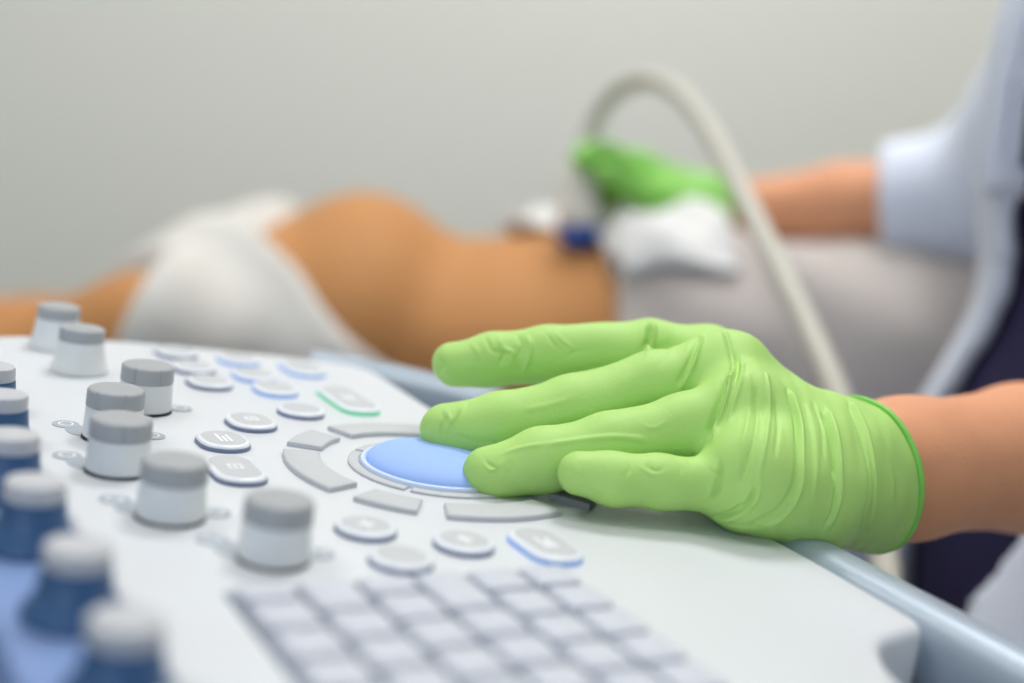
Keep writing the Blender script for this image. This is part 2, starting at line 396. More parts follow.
def icon_mesh(kind):
    quads = {'plus': [bar(-.0005, .0005, -.0028, .0028), bar(-.0024, .0024, -.0005, .0005)],
             'lines': [bar(-.002, -.0012, -.004, .004), bar(-.0004, .0004, -.004, .001), bar(.0012, .002, -.004, .003)],
             'square': [bar(-.0022, .0022, .0016, .0022), bar(-.0022, .0022, -.0022, -.0016), bar(-.0022, -.0016, -.0016, .0016), bar(.0016, .0022, -.0016, .0016), bar(-.0006, .0006, -.0006, .0006)]}[kind]
    vs_, fs = [], []
    for q in quads:
        b0 = len(vs_)
        for zz in (0, .00012): vs_ += [(x, y, zz) for x, y in q]
        fs += [(b0+4, b0+5, b0+6, b0+7), (b0, b0+3, b0+2, b0+1)] + [(b0+i, b0+(i+1) % 4, b0+4+(i+1) % 4, b0+4+i) for i in range(4)]
    return mesh('icon', vs_, fs, M_ICON, False)
ICONS = {k: icon_mesh(k) for k in ('plus', 'lines', 'square')}
def button(u, v, shape, glow, icon=None):
    hx, hy, r = {'round': (.0086, .0086, .00855), 'soft': (.0083, .0098, .0078), 'long': (.0080, .0128, .0072), 'longer': (.0080, .0185, .0072)}[shape]
    k = (shape, glow.name)
    if k not in BM: BM[k] = button_meshes(hx, hy, r, glow, k)
    a, b = loc(u, v, .0012)
    s = part('button', BM[k][0], a, b); t = part('button_top', BM[k][1], a, b, 0, 0, s)
    if icon: part('icon', ICONS[icon], a, b, ICON_H-.00006, 0, s)
    return s
for u, v, sh, gl, ic in [(223, 441, 'soft', M_SLATE, 'lines'), (251, 422, 'soft', M_SLATE, 'square'), (235, 470, 'long', M_SLATE, 'square'), (301, 411, 'round', M_SLATE, None),
                         (366, 528, 'round', M_SLATE, 'plus'), (401, 559, 'round', M_SLATE, None), (464, 543, 'round', M_SLATE, 'plus'), (545, 546, 'long', M_BLUEG, 'lines'),
                         (348, 400, 'longer', M_GREENG, 'lines'), (238, 359, 'soft', M_BLUEG, None), (254, 375, 'soft', M_BLUEG, None), (275, 389, 'soft', M_BLUEG, None), (302, 368, 'long', M_BLUEG, None),
                         (176, 352, 'soft', M_SLATE, None), (193, 367, 'soft', M_SLATE, None), (209, 382, 'soft', M_SLATE, None)]:
    button(u, v, sh, gl, ic)
# ---- trackball with ring keys
TA, TB = -.0185, -.0055
def arc_key(name, r0, r1, a0, a1, h, m, mside):
    def ring(d, z):
        n = max(6, int((a1-a0)/3)); A0 = math.radians(a0); A1 = math.radians(a1)
        o = [((r1-d)*math.cos(t), (r1-d)*math.sin(t), z) for t in np.linspace(A0+d/r1, A1-d/r1, n)]
        i = [((r0+d)*math.cos(t), (r0+d)*math.sin(t), z) for t in np.linspace(A1-d/r0, A0+d/r0, n)]
        return o+i
    return stack(name, [ring(0, -.0004), ring(0, h*.75), ring(.0003, h*.92), ring(.0009, h)], [mside, m], [1, 1, 1], deg=45)
for c0 in (0, 90, 180, 270):
    part('ring_key', arc_key('ring_key', .0382, .0500, c0-23.5, c0+23.5, .0018, M_GREY, M_GREYD), TA, TB)
for c0 in (45, 135, 225, 318):
    dark = c0 == 318
    o = part('ring_key', arc_key('ring_key', .0400 if dark else .0382, .0535 if dark else .0500, c0-11.5, c0+11.5, .0024 if dark else .0018, M_CHAR if dark else M_GREY, M_DARK if dark else M_GREYD), TA, TB)
    if dark: o['label'] = 'charcoal grey ring key'
for c0 in (0, 90, 180, 270):
    part('select_ring', arc_key('select_ring', .0258, .0292, c0-43, c0+43, .0010, M_GREY, M_GREYD), TA, TB)
part('trackball_rim', lathe('trackball_rim', [(.0254, -.001), (.0254, .0012), (.0250, .0018), (.0240, .0020), (.0233, .0013)], M_RIM, 64), TA, TB)
dome = [(.0234*math.cos(t), .0014+.0068*math.sin(t)) for t in np.linspace(0, math.pi/2-.03, 14)]
part('trackball', lathe('trackball', dome, M_BALL, 64), TA, TB)

# ---- knobs
def notch(i, t):
    k = (t*6/(2*math.pi)) % 1
    return .955*(1 - (.05*math.exp(-((k-.5)/.045)**2) if 2 <= i <= 5 else 0))
seg = 120
K_body = lathe('knob', [(.0085, .0006), (.0090, .0010), (.0091, .0020), (.0087, .0104)], M_KNOB, 48)
K_cap = lathe('knob_cap', [(.0087, .0103), (.0091, .0105), (.00925, .0107), (.0092, .0111), (.00915, .0152), (.0088, .0158), (.0082, .0161), (.004, .0162)], M_CAP, seg, radfn=notch)
K_gap = lathe('knob_gap', [(.0090, -.0003), (.0094, .0000), (.0092, .0007)], M_DARK, 40)
F_body = lathe('knob', [(.0098, -.0002), (.0105, .0006), (.0103, .0018), (.0094, .0035), (.0086, .0075), (.0082, .0118)], M_KNOB, 48)
F_cap = lathe('knob_cap', [(.0080, .0117), (.0082, .0119), (.0081, .0158), (.0077, .0165), (.0072, .0167)], M_CAP, 48)
B_body = lathe('knob', [(.0103, -.0002), (.0110, .0008), (.0108, .0024), (.0092, .0044), (.0079, .0072), (.0074, .0124)], M_KNOBB, 48)
B_cap = lathe('knob_cap', [(.0070, .0123), (.0073, .0125), (.0072, .0160), (.0069, .0166), (.0063, .0168)], M_CAPL, 48)
def knob(a, b, kind, rz=0):
    body, cap = {'grey': (K_body, K_cap), 'flared': (F_body, F_cap), 'blue': (B_body, B_cap)}[kind]
    k = part('knob', body, a, b, 0 if kind != 'blue' else -.0015, rz); part('knob_cap', cap, a, b, 0 if kind != 'blue' else -.0015, rz, k)
    if kind == 'grey': part('knob_gap', K_gap, a, b, 0, 0, k)
    return k
pad_e = lambda hx, hy, n=24: [(hx*math.cos(2*math.pi*i/n), hy*math.sin(2*math.pi*i/n)) for i in range(n)]
PAD = stack('label_patch', [[(x, y, -.0003) for x, y in pad_e(.0042, .0042)], [(x, y, .00025) for x, y in pad_e(.0042, .0042)]], M_PAD)
PAD2 = stack('label_patch', [[(x, y, -.0003) for x, y in pad_e(.0036, .006)], [(x, y, .0002) for x, y in pad_e(.0036, .006)]], M_PAD)
RINGI = stack('icon', [[(x, y, .0002) for x, y in pad_e(.0024, .0024)], [(x, y, .0004) for x, y in pad_e(.0024, .0024)], [(x, y, .0004) for x, y in pad_e(.0019, .0019)], [(x, y, .0002) for x, y in pad_e(.0019, .0019)]], M_ICON, cap=False)
for u, v, rz in [(144, 410, .3), (112, 438, .1), (117, 471, .9), (170, 517, .55), (273, 559, .2)]:
    a, b = loc(u, v); knob(a, b, 'grey', rz)
    for da, db, me in ((-.0110, .0150, PAD), (-.0088, .0085, PAD2), (.0130, .0018, PAD)):
        p = part('label_patch', me, a+da, b+db)
        if me is PAD: part('icon', RINGI, a+da, b+db, 0, 0, p)
for u, v in [(56, 347), (79, 371)]:
    a, b = loc(u, v); knob(a, b, 'flared')
for u, v in [(-8, 366), (3, 394), (12, 434), (36, 481), (79, 545), (127, 618), (190, 712)]:
    a, b = loc(u, v, .015); knob(a, b, 'blue')
# ---- keyboard: rows run along the operator's width, keys staggered
KB = part('keyboard', slab('keyboard', mm([(-118.5, -93.5), (-26.0, -92.0), (-26.0, -318), (-118.5, -318)]), -.002, .0006, M_KBED, .0006))
def key_mesh(ha, hb):
    o = rrect(ha, hb, .0016, 4); z = lambda d, h: [(x*(1-d/ha), y*(1-d/hb), h) for x, y in o]
    return stack('key', [z(0, .0004), z(.0001, .0024), z(.0005, .0030), z(.0013, .0033)], M_KEY)
KMESH = {}
firsts = [-105, -112.6, -105.8, -117.5, -108.7, -108]
for r in range(6):
    ac = (-118.0 + 15.3*(r+.5))/1000; top = -94.4; cuts = [firsts[r] - 15.0*i for i in range(14)]
    for c in cuts:
        ln = round(top - c, 1)
        if ln < 4 or c < -316: top = c; continue
        hb = (ln-1.9)/2000
        if ln not in KMESH: KMESH[ln] = key_mesh(.00670, hb)
        part('key', KMESH[ln], ac, (top+c)/2000, 0, 0, KB); top = c

# ================================================================== THE DOCTOR (seated at the console)
DOC = empty('person', (.44, .70, 0), 'clinician in white coat, navy scrubs and green gloves working the console and the probe', 'person')
# --- left glove on the trackball
G = Grid(cpt(560, 420, .44)-np.array([.085, .085, .075]), cpt(780, 420, .44)+np.array([.085, .12, .075]), .0009)
px = lambda L: [cpt(u, v, d) for u, v, d in L]
FING = [
    ([(706, 362, .470), (648, 351, .468), (545, 355, .464), (490, 360, .462), (454, 364, .461)], [.0130, .0112, .0103, .0094, .0080]),     # index
    ([(728, 372, .447), (655, 385, .443), (570, 410, .438), (500, 426, .434), (447, 430, .433)], [.0140, .0114, .0112, .0107, .0089]),     # middle
    ([(742, 416, .425), (680, 430, .421), (605, 447, .416), (540, 461, .412), (490, 473, .410)], [.0140, .0112, .0106, .0101, .0086]),     # ring
    ([(757, 478, .406), (715, 485, .404), (660, 482, .401), (612, 478, .398), (579, 474, .397)], [.0130, .0084, .0083, .0081, .0068]),     # little
    ([(770, 450, .480), (705, 452, .500), (650, 444, .508), (615, 436, .507)], [.0140, .0120, .0105, .0090]),                               # thumb, behind the palm
]
palm = G.new(); K = .012
wr_u = cpt(806, 488, .426); wr_r = cpt(800, 458, .450)
for (u, v, d, r), w in (((706, 364, .470, .0140), wr_r), ((726, 372, .447, .0145), wr_r*.6+wr_u*.4), ((742, 412, .425, .0150), wr_r*.3+wr_u*.7), ((752, 470, .407, .0145), wr_u)):
    G.cone(palm, cpt(u, v, d), w, r, .0178, K)
G.cone(palm, cpt(748, 486, .406), cpt(800, 492, .420), .0138, .0175, K)       # heel of the hand
G.cone(palm, cpt(725, 405, .448), cpt(785, 452, .448), .0155, .0185, K)
fl = []
for P, R in FING:
    g = G.new(); G.chain(g, px(P), R, .003); fl.append(g)
hand = None
for g in fl:
    q = smin(g, palm, .0035); hand = q if hand is None else np.minimum(hand, q)
# cuff: loose tube over wrist and lower forearm
AX = px([(800, 462, .436), (850, 470, .452), (905, 468, .474), (1024, 458, .53), (1180, 452, .61)])
cuff = G.new()
G.chain(cuff, [cpt(800, 465, .437), cpt(836, 473, .446), cpt(876, 475, .462), cpt(930, 470, .488)], [.0228, .0244, .0262, .0268], .006)
hand = smin(hand, cuff, .009)
X, Y, Z = G.full()
axd = AX[2]-AX[1]; axd = axd/np.linalg.norm(axd); tilt = axd*.93 + np.array([0, 0, .22]) + np.array([.12, -.12, 0]); tilt /= np.linalg.norm(tilt)
CE = cpt(862, 471, .458)
hs = (X-CE[0])*tilt[0]+(Y-CE[1])*tilt[1]+(Z-CE[2])*tilt[2]
hand = np.maximum(hand, hs)
gl_me = relax(G.mesh('glove', hand, M_GLOVE), 3, .5)
def subdivide(me):
    o = bpy.data.objects.new('tmp', me); COL.objects.link(o); md = o.modifiers.new('s', 'SUBSURF'); md.levels = 1
    dg = bpy.context.evaluated_depsgraph_get(); r = bpy.data.meshes.new_from_object(o.evaluated_get(dg))
    COL.objects.unlink(o); bpy.data.objects.remove(o); bpy.data.meshes.remove(me); r.polygons.foreach_set('use_smooth', np.ones(len(r.polygons), bool)); r.name = 'glove'; return r
gl_me = subdivide(gl_me)
# wrinkles and folds traced onto the glove surface
V, N = get_vn(gl_me)
bvh = BVHTree.FromPolygons([tuple(v) for v in V], [tuple(p.vertices) for p in gl_me.polygons])
def trace(pts):
    out = []
    for u, v in spline(np.array(pts, float), 8):
        d = cpt(u, v, 1)-CAM; h = bvh.ray_cast(Vector(CAM), Vector(d).normalized())
        if h[0] is not None: out.append(np.array(h[0]))
    return np.array(out)
FOLDS = [  # pixel path, half width mm, height mm (+ ridge, - groove)
    ([(649, 322), (647, 340), (641, 352)], .9, -1.8), ([(653, 322), (652, 342), (647, 354)], 1.1, 1.4),
    ([(703, 335), (697, 356), (688, 376), (678, 391)], .9, 1.1), ([(699, 336), (692, 356), (683, 375), (675, 387)], 1.2, -1.0),
    ([(731, 372), (728, 392), (720, 420), (713, 440)], .9, 1.3), ([(726, 374), (722, 394), (714, 420), (706, 440)], 1.4, -1.2),
    ([(724, 330), (730, 350), (733, 368), (731, 384)], .9, .7), ([(737, 352), (738, 366), (734, 384)], .8, -.8), ([(742, 362), (741, 380), (735, 400), (728, 425)], .9, .6),
    ([(670, 335), (664, 356), (660, 372)], 1.2, -.25), ([(690, 340), (684, 355)], 1.0, .2),
    ([(756, 385), (757, 420), (750, 455), (738, 490)], .9, -.5), ([(748, 372), (749, 410), (742, 450), (731, 486)], 1.1, .5),
    ([(766, 372), (770, 400), (766, 440), (757, 480), (738, 512)], .8, .5), ([(776, 395), (778, 425), (774, 460)], .9, -.4),
    ([(786, 388), (795, 420), (798, 455), (793, 488), (776, 512), (750, 525)], .9, -1.0), ([(790, 390), (800, 421), (803, 456), (799, 490), (782, 517), (757, 528)], .9, .9),
    ([(757, 470), (752, 495), (738, 512), (715, 518)], .8, -.7), ([(762, 472), (757, 498), (742, 516)], .8, .5),
    ([(822, 410), (830, 435), (834, 462), (835, 482)], .9, -1.2), ([(828, 408), (836, 436), (840, 465), (839, 500), (828, 528)], 1.0, .9), ([(836, 486), (834, 510), (824, 526)], .9, -.8),
    ([(848, 402), (860, 430), (867, 462), (868, 498), (860, 530)], .9, -.9), ([(853, 402), (866, 430), (873, 462), (874, 500), (868, 532)], 1.0, .8),
    ([(872, 425), (886, 450), (893, 478), (892, 505)], 1.3, .4),
    ([(806, 400), (814, 430), (817, 465), (812, 500)], 1.2, .35), ([(812, 398), (821, 428), (824, 462)], 1.0, -.4),
    # little finger base and joints
    ([(719, 459), (720, 472), (717, 490), (706, 505)], .8, -.9), ([(714, 462), (714, 478), (710, 495)], .8, .5), ([(709, 470), (718, 474), (722, 470)], .7, -.5),
    ([(690, 512), (712, 517), (733, 511), (750, 498)], .8, -.8), ([(696, 515), (720, 521), (742, 515)], .8, .6), ([(705, 520), (735, 525), (770, 528)], .7, -.6),
    ([(652, 459), (649, 467), (658, 471), (664, 466)], .7, -.45), ([(637, 463), (650, 474), (664, 472)], .7, .35), ([(625, 460), (629, 470), (622, 480)], .8, -.3), ([(676, 460), (680, 472), (677, 484)], .8, -.3), ([(688, 460), (692, 474)], .7, -.25), ([(575, 462), (582, 476), (600, 490), (625, 496)], 1.2, .3), ([(600, 462), (606, 476)], .9, -.2),
    # middle fingertip
    ([(441, 411), (444, 420), (441, 430), (444, 441)], .7, -.6), ([(446, 409), (450, 420), (446, 430)], .7, .6), ([(463, 402), (456, 415), (449, 428)], .8, .45), ([(470, 400), (463, 412)], .7, -.4), ([(456, 444), (459, 437), (475, 441), (495, 443)], .9, -.35), ([(520, 410), (545, 406), (575, 398)], 1.4, .25),
    # ring fingertip
    ([(484, 462), (491, 470), (502, 463)], .8, .5), ([(483, 456), (489, 464), (498, 470), (502, 480)], .7, -.45), ([(506, 458), (512, 468), (505, 478)], .8, -.35), ([(500, 454), (520, 448), (548, 444)], .9, .4), ([(545, 445), (580, 440), (615, 437), (650, 440)], 1.1, .45), ([(640, 424), (654, 428), (668, 420)], .9, .2),
    # index
    ([(470, 342), (478, 354), (475, 366)], .9, .35), ([(485, 336), (492, 350), (503, 353), (498, 368)], .8, -.6), ([(498, 336), (503, 348), (512, 353), (508, 368)], .8, .6), ([(516, 334), (522, 346), (517, 362), (524, 376)], .8, -.55), ([(525, 334), (531, 348), (526, 366), (518, 378)], .8, .55), ([(545, 332), (556, 346), (564, 353)], .8, -.4), ([(554, 331), (566, 343), (577, 349)], .7, .35), ([(437, 357), (443, 366), (438, 375)], .8, -.5), ([(562, 360), (575, 352), (590, 350)], .8, -.25),
]
disp = np.zeros(len(V))
for pts, w, hgt in FOLDS:
    P = trace(pts)
    if len(P) < 2: continue
    lo = P.min(0)-.008; hi = P.max(0)+.008; idx = np.where(((V > lo) & (V < hi)).all(1))[0]
    if len(idx) == 0: continue
    d = polydist(V[idx], P); ends = np.minimum(np.linalg.norm(V[idx]-P[0], axis=1), np.linalg.norm(V[idx]-P[-1], axis=1))
    disp[idx] += 1.35*hgt*.001*np.exp(-(d/(.85*w*.001))**2)*np.clip(ends/.004, .15, 1)
# broad soft slackness of the thin material
lowf = sum(np.sin(V@q+ph) for q, ph in ((np.array([210, 90, 160]), 0.3), (np.array([-120, 230, 140]), 1.7), (np.array([330, -60, -190]), 2.1)))
disp += .00014*lowf
# fine drawn pleats around palm side and wrist
U = (V-CAM)@RIGHT/((V-CAM)@FWD)*FPX+CX; Wv = (V-CAM)@DOWN/((V-CAM)@FWD)*FPX+CY
msk = np.clip((U-735)/35, 0, 1)*np.clip((925-U)/30, 0, 1)
ph = V[:, 0]*1000; zz = V[:, 2]*1000
plt_ = np.sin(ph*1.15+1.3*np.sin(zz*.11)+.05*zz)*.5*(1+np.sin(zz*.17+ph*.1)) + .8*np.sin(ph*.62-.12*zz+1.5*np.sin(zz*.07+1))
disp += .00010*plt_*msk
set_v(gl_me, V+N*disp[:, None]); relax(gl_me, 1, .2)
glv = obj('glove', gl_me, DOC); glv['label'] = 'green nitrile glove on the console hand'
# rolled bead on the cuff edge
t1 = np.cross(tilt, [0, 0, 1.]); t1 /= np.linalg.norm(t1); t2 = np.cross(tilt, t1)
V2, _ = get_vn(gl_me); bvh2 = BVHTree.FromPolygons([tuple(v) for v in V2], [tuple(p.vertices) for p in gl_me.polygons])
bead = []
c0 = CE - tilt*.0022
for a in np.linspace(0, 2*math.pi, 72, endpoint=False):
    dr = t1*math.cos(a)+t2*math.sin(a); h = bvh2.ray_cast(Vector(c0+dr*.08), Vector(-dr))
    if h[0] is not None: bead.append(np.array(h[0])+tilt*.0018)
tube('cuff_bead', bead, .0010, mat('nitrile_bead', (128, 205, 88), .45), glv, 10, True)

# --- body: one continuous figure, facing the patient and the console
FD = np.array([-1., 0, 0]); LD = np.array([0, -1., 0]); UP = np.array([0, 0, 1.])
TC = np.array([.378, .735, 0]); LEAN = .17
def dp(f, l, z): return TC+FD*(f-LEAN*(max(z, .60)-.86))+LD*l+UP*z
Bd = Grid((-.02, .28, .02), (.80, 1.32, 1.66), .0055)
body = Bd.new(); kk = .03
Rt = np.stack([LD, FD, UP], 0)            # rows: local axes in world
Bd.ell(body, dp(-.01, 0, .60), (.165, .125, .12), kk, Rt); Bd.ell(body, dp(0, 0, .78), (.135, .100, .17), kk, Rt); Bd.ell(body, dp(-.005, 0, 1.02), (.155, .112, .19), kk, Rt)
Bd.ell(body, dp(-.02, 0, 1.17), (.17, .075, .07), kk, Rt)
Bd.cone(body, dp(-.02, 0, 1.2), dp(.0, 0, 1.34), .055, .05, .02)
Bd.ell(body, dp(.03, 0, 1.45), (.075, .095, .115), .012, Rt); Bd.ell(body, dp(.115, 0, 1.435), (.012, .018, .02), .01, Rt); Bd.ell(body, dp(.06, 0, 1.375), (.045, .05, .035), .02, Rt)
for s in (-1, 1): Bd.ell(body, dp(.02, s*.077, 1.44), (.01, .02, .032), .006, Rt)
shL = dp(-.02, .165, 1.19); shR = dp(-.02, -.165, 1.19)
elL = cpt(1212, 452, .625)
wrR = cpt(728, 214, 1.115); elR = cpt(992, 196, 1.04)
Bd.chain(body, [shL, elL], [.052, .040], kk)
Bd.chain(body, [elL, AX[3], AX[2], AX[1], AX[0]], [.039, .0288, .0246, .0195, .0170], .012)
Bd.chain(body, [shR, elR], [.052, .039], kk); Bd.chain(body, [elR, elR*.45+wrR*.55, wrR, wrR*1.04-elR*.04], [.038, .034, .0265, .026], .015)
hipL = dp(0, .085, .57); hipR = dp(0, -.085, .57); knL = TC+FD*.30+LD*.09+UP*.545; knR = TC+FD*.30-LD*.11+UP*.545
for hp, kn, s in ((hipL, knL, 1), (hipR, knR, -1)):
    an = kn - UP*.43 + FD*.02; Bd.chain(body, [hp, kn], [.088, .062], .03); Bd.chain(body, [kn, an], [.058, .038], .02); Bd.chain(body, [an+UP*-.045, an+FD*.14-UP*.055], [.032, .026], .015)
bd_me = relax(Bd.mesh('body', body, M_SKIN), 3)
obj('body', bd_me, DOC)
# scrubs (navy tunic and trousers), white coat open at the front with sleeves pushed to the elbow
Xb, Yb, Zb = Bd.full()
def loc_f(): return ((Xb-TC[0])*FD[0]+(Yb-TC[1])*FD[1]), ((Xb-TC[0])*LD[0]+(Yb-TC[1])*LD[1])
ff, ll = loc_f(); ff = ff+LEAN*(Zb-.86)
tor = Bd.new()
Bd.ell(tor, dp(-.01, 0, .60), (.165, .125, .12), kk, Rt); Bd.ell(tor, dp(0, 0, .78), (.140, .108, .18), kk, Rt); Bd.ell(tor, dp(-.005, 0, 1.02), (.155, .115, .19), kk, Rt); Bd.ell(tor, dp(-.02, 0, 1.17), (.17, .075, .07), kk, Rt)
legs = Bd.new()
for hp, kn in ((hipL, knL), (hipR, knR)):
    an = kn - UP*.40 + FD*.02; Bd.chain(legs, [hp, kn], [.094, .070], .03); Bd.chain(legs, [kn, an], [.066, .055], .02)
scr = smin(tor, legs, .03)-.008
vneck = np.minimum(1, 0) + (1.24 - Zb) - np.abs(ll)*1.3 + np.zeros_like(ff)
scr = np.maximum(scr, -(np.maximum(.05-ff, -(vneck-.10))))if False else np.maximum(scr, Zb-1.235+np.zeros_like(scr))
obj('scrubs', relax(Bd.mesh('scrubs', scr, M_NAVY), 3), DOC)
ct = tor.copy(); Bd.ell(ct, dp(.01, 0, .62), (.20, .165, .22), .05, Rt)
Bd.chain(ct, [shL, elL*.85+shL*.15], [.044, .038], .025); 
slv = wrR*.40+elR*.60
Bd.chain(ct, [shR, elR, slv], [.046, .034, .028], .02)
ct = ct-.022
near_w = .088 + np.clip(.9-Zb, 0, 1)*.15; far_w = -.010 + np.clip(1.02-Zb, 0, 1)*.20
ct = np.maximum(ct, -np.maximum(np.maximum(ll-near_w, -far_w-ll), -ff))          # open front
ct = np.maximum(ct, -(ct+.009) if False else -(smin(tor, legs, .03)-.0105))
ct = np.maximum(ct, Zb-1.255); ct = np.maximum(ct, .472-Zb)
sd = (wrR-elR)/np.linalg.norm(wrR-elR)
cutp = (Xb-slv[0])*sd[0]+(Yb-slv[1])*sd[1]+(Zb-slv[2])*sd[2]
nearR = ((Xb-slv[0])**2+(Yb-slv[1])**2+(Zb-slv[2])**2) < .10**2
ct = np.where(nearR, np.maximum(ct, cutp), ct)
coat = obj('coat', relax(Bd.mesh('coat', ct, M_COAT), 3), DOC)
# collar and lapels as folded cloth strips
cbv = BVHTree.FromPolygons([tuple(v.co) for v in coat.data.vertices], [tuple(p.vertices) for p in coat.data.polygons])
for s in (-1, 1):
    vs_ = []; fs = []; nz_, nl = 26, 8
    for i in range(nz_):
        z = 1.225-.225*i/(nz_-1); w = .012+(.062 if s < 0 else .035)*min(1, i/5)*(1-(i/(nz_-1))**1.6); l0 = .090 if s > 0 else -.008
        for j in range(nl):
            l = s*(l0+w*j/(nl-1)); o = dp(.40, l, z); h = cbv.ray_cast(Vector(o), Vector(-FD))
            q = np.array(h[0]) if h[0] is not None and (o-np.array(h[0]))@FD < .40 else dp(.06, l, z)
            vs_.append(q+FD*(.004+.006*math.sin(math.pi*min(1, j/(nl-1)))))
    for i in range(nz_-1):
        for j in range(nl-1): fs.append((i*nl+j, i*nl+j+1, (i+1)*nl+j+1, (i+1)*nl+j))
    lp = obj('lapel', mesh('lapel', vs_, fs, M_COAT), coat); md = lp.modifiers.new('thickness', 'SOLIDIFY'); md.thickness = .003
# hair, eyes, shoes
Hg = Grid(dp(0, 0, 1.47)-.17, dp(0, 0, 1.47)+.17, .005); hr = Hg.new()
Hg.ell(hr, dp(.02, 0, 1.465), (.085, .105, .118), 0, Rt); Hg.ell(hr, dp(-.09, 0, 1.47), (.05, .05, .05), .03, Rt)
Xh, Yh, Zh = Hg.full(); fh = (Xh-TC[0])*FD[0]+(Yh-TC[1])*FD[1]
hr = np.maximum(hr, -(np.maximum(.06-fh, Zh-1.515))); hr = np.maximum(hr, 1.38-Zh)
obj('hair', relax(Hg.mesh('hair', hr, M_HAIR), 3), DOC)
for s in (-1, 1):
    bmE = bmesh.new(); bmesh.ops.create_uvsphere(bmE, u_segments=16, v_segments=10, radius=.011); me = bpy.data.meshes.new('eye'); bmE.to_mesh(me); bmE.free(); me.materials.append(M_EYE)
    obj('eye', me, DOC, Matrix.Translation(Vector(dp(.112, s*.032, 1.455))))
for kn in (knL, knR):
    an = kn - UP*.43 + FD*.02; S = Grid(an-.2, an+.2, .006); g = S.new()
    S.chain(g, [an-UP*.06-FD*.03, an+FD*.15-UP*.066], [.042, .036], .02); S.ell(g, an-UP*.03, (.045, .045, .04), .02)
    Zs = S.full()[2]; g = np.maximum(g, .003-Zs); obj('shoe', relax(S.mesh('shoe', g, M_SHOE), 2), DOC)
# --- right glove holding the probe
H = Grid(cpt(650, 195, 1.11)-np.array([.11, .11, .10]), cpt(650, 195, 1.11)+np.array([.11, .11, .10]), .0022)
pl = H.new()
for q in (((640, 170, 1.100), .016), ((640, 180, 1.125), .017), ((644, 194, 1.140), .016), ((652, 208, 1.145), .015)):
    H.cone(pl, cpt(*q[0]), cpt(702, 211, 1.118), q[1], .025, .015)
H.cone(pl, cpt(698, 210, 1.117), wrR, .027, .0285, .012); H.cone(pl, wrR, wrR*1.06-elR*.06, .0285, .030, .01)
H.cone(pl, cpt(690, 212, 1.10), cpt(656, 200, 1.082), .023, .016, .015)
hf = None
for P, R in [([(640, 170, 1.100), (606, 156, 1.085), (588, 155, 1.066), (580, 160, 1.060)], [.014, .012, .0105, .009]),
             ([(640, 180, 1.125), (604, 172, 1.130), (584, 178, 1.128), (572, 186, 1.125)], [.014, .012, .011, .009]),
             ([(644, 194, 1.140), (608, 190, 1.147), (584, 194, 1.142), (574, 202, 1.132)], [.0135, .0115, .0105, .009]),
             ([(652, 208, 1.145), (618, 207, 1.152), (596, 210, 1.148), (584, 216, 1.140)], [.0125, .0105, .0095, .008]),
             ([(660, 202, 1.084), (634, 188, 1.066), (614, 176, 1.056), (602, 172, 1.054)], [.016, .0125, .0105, .009])]:
    g = H.new(); H.chain(g, px(P), R, .004); q = smin(g, pl, .008); hf = q if hf is None else np.minimum(hf, q)
Xg, Yg, Zg = H.full(); hf = np.maximum(hf, -((Xg-wrR[0])*sd[0]+(Yg-wrR[1])*sd[1]+(Zg-wrR[2])*sd[2])-.012)
g2 = obj('glove', relax(H.mesh('glove', hf, M_GLOVE2), 2), DOC); g2['label'] = 'green nitrile glove gripping the probe'

# stool under the doctor
ST = empty('stool', (TC[0], TC[1], 0), 'round black stool under the seated clinician', 'stool')
obj('stool_seat', lathe('stool_seat', [(.16, -.07), (.18, -.06), (.185, -.03), (.18, -.01), (.16, 0)], M_DARK, 40), ST, Matrix.Translation((TC[0], TC[1], .462)))
obj('stool_post', lathe('stool_post', [(.03, .06), (.03, .40)], M_METAL, 24), ST, Matrix.Translation((TC[0], TC[1], 0)))
for i in range(5):
    a = 2*math.pi*i/5; box('stool_leg', (.02, -.018, .035), (.26, .018, .07), M_METAL, ST, Matrix.Translation((TC[0], TC[1], 0)) @ Matrix.Rotation(a, 4, 'Z'), .006)
    obj('caster', lathe('caster', [(.012, -.01), (.027, -.009), (.028, 0), (.027, .009), (.012, .01)], M_DARK, 20), ST, Matrix.Translation((TC[0]+.24*math.cos(a), TC[1]+.24*math.sin(a), .029)) @ Matrix.Rotation(math.pi/2, 4, 'X'))

# ================================================================== THE PATIENT ON THE BED
PY = 1.15
top_belly = cpt(530, 240, 1.13)[2]; top_rib = cpt(350, 193, 1.13)[2]; top_chest = cpt(235, 230, 1.13)[2]; top_leg = cpt(800, 242, 1.13)[2]
ZB = top_belly - .185                                  # mattress top
XU = lambda u: (u-CX)/FPX*PY
Pg = Grid((-.98, .85, ZB-.03), (.80, 1.46, ZB+.36), .0055)
pb = Pg.new(); pk = .035
torso = Pg.new()
Pg.ell(torso, (XU(520), PY, top_belly-.092), (.20, .150, .092), pk); Pg.ell(torso, (XU(362), PY, top_rib-.112), (.096, .158, .112), .025)
Pg.ell(torso, (XU(258), PY, top_chest-.112), (.125, .165, .112), pk)
for s in (-1, 1): Pg.ell(torso, (XU(240), PY+s*.075, top_chest-.058), (.08, .07, .06), .03)
Pg.ell(torso, (XU(640), PY, top_belly-.098), (.14, .165, .098), pk)
pb = np.minimum(pb, torso)
shN = np.array([XU(150), PY-.15, ZB+.075]); shF = np.array([XU(150), PY+.15, ZB+.065])
Pg.ell(pb, (XU(140), PY, ZB+.055), (.10, .18, .062), pk)
XA = lambda u: (u-CX)/FPX*.985
armN = [shN, np.array([XA(135), .985, ZB+.122]), np.array([XA(-90), .98, ZB+.075])]
Pg.chain(pb, armN, [.055, .049, .040], .02); Pg.chain(pb, [armN[2], np.array([XU(-230), 1.06, ZB+.10])], [.038, .030], .02)
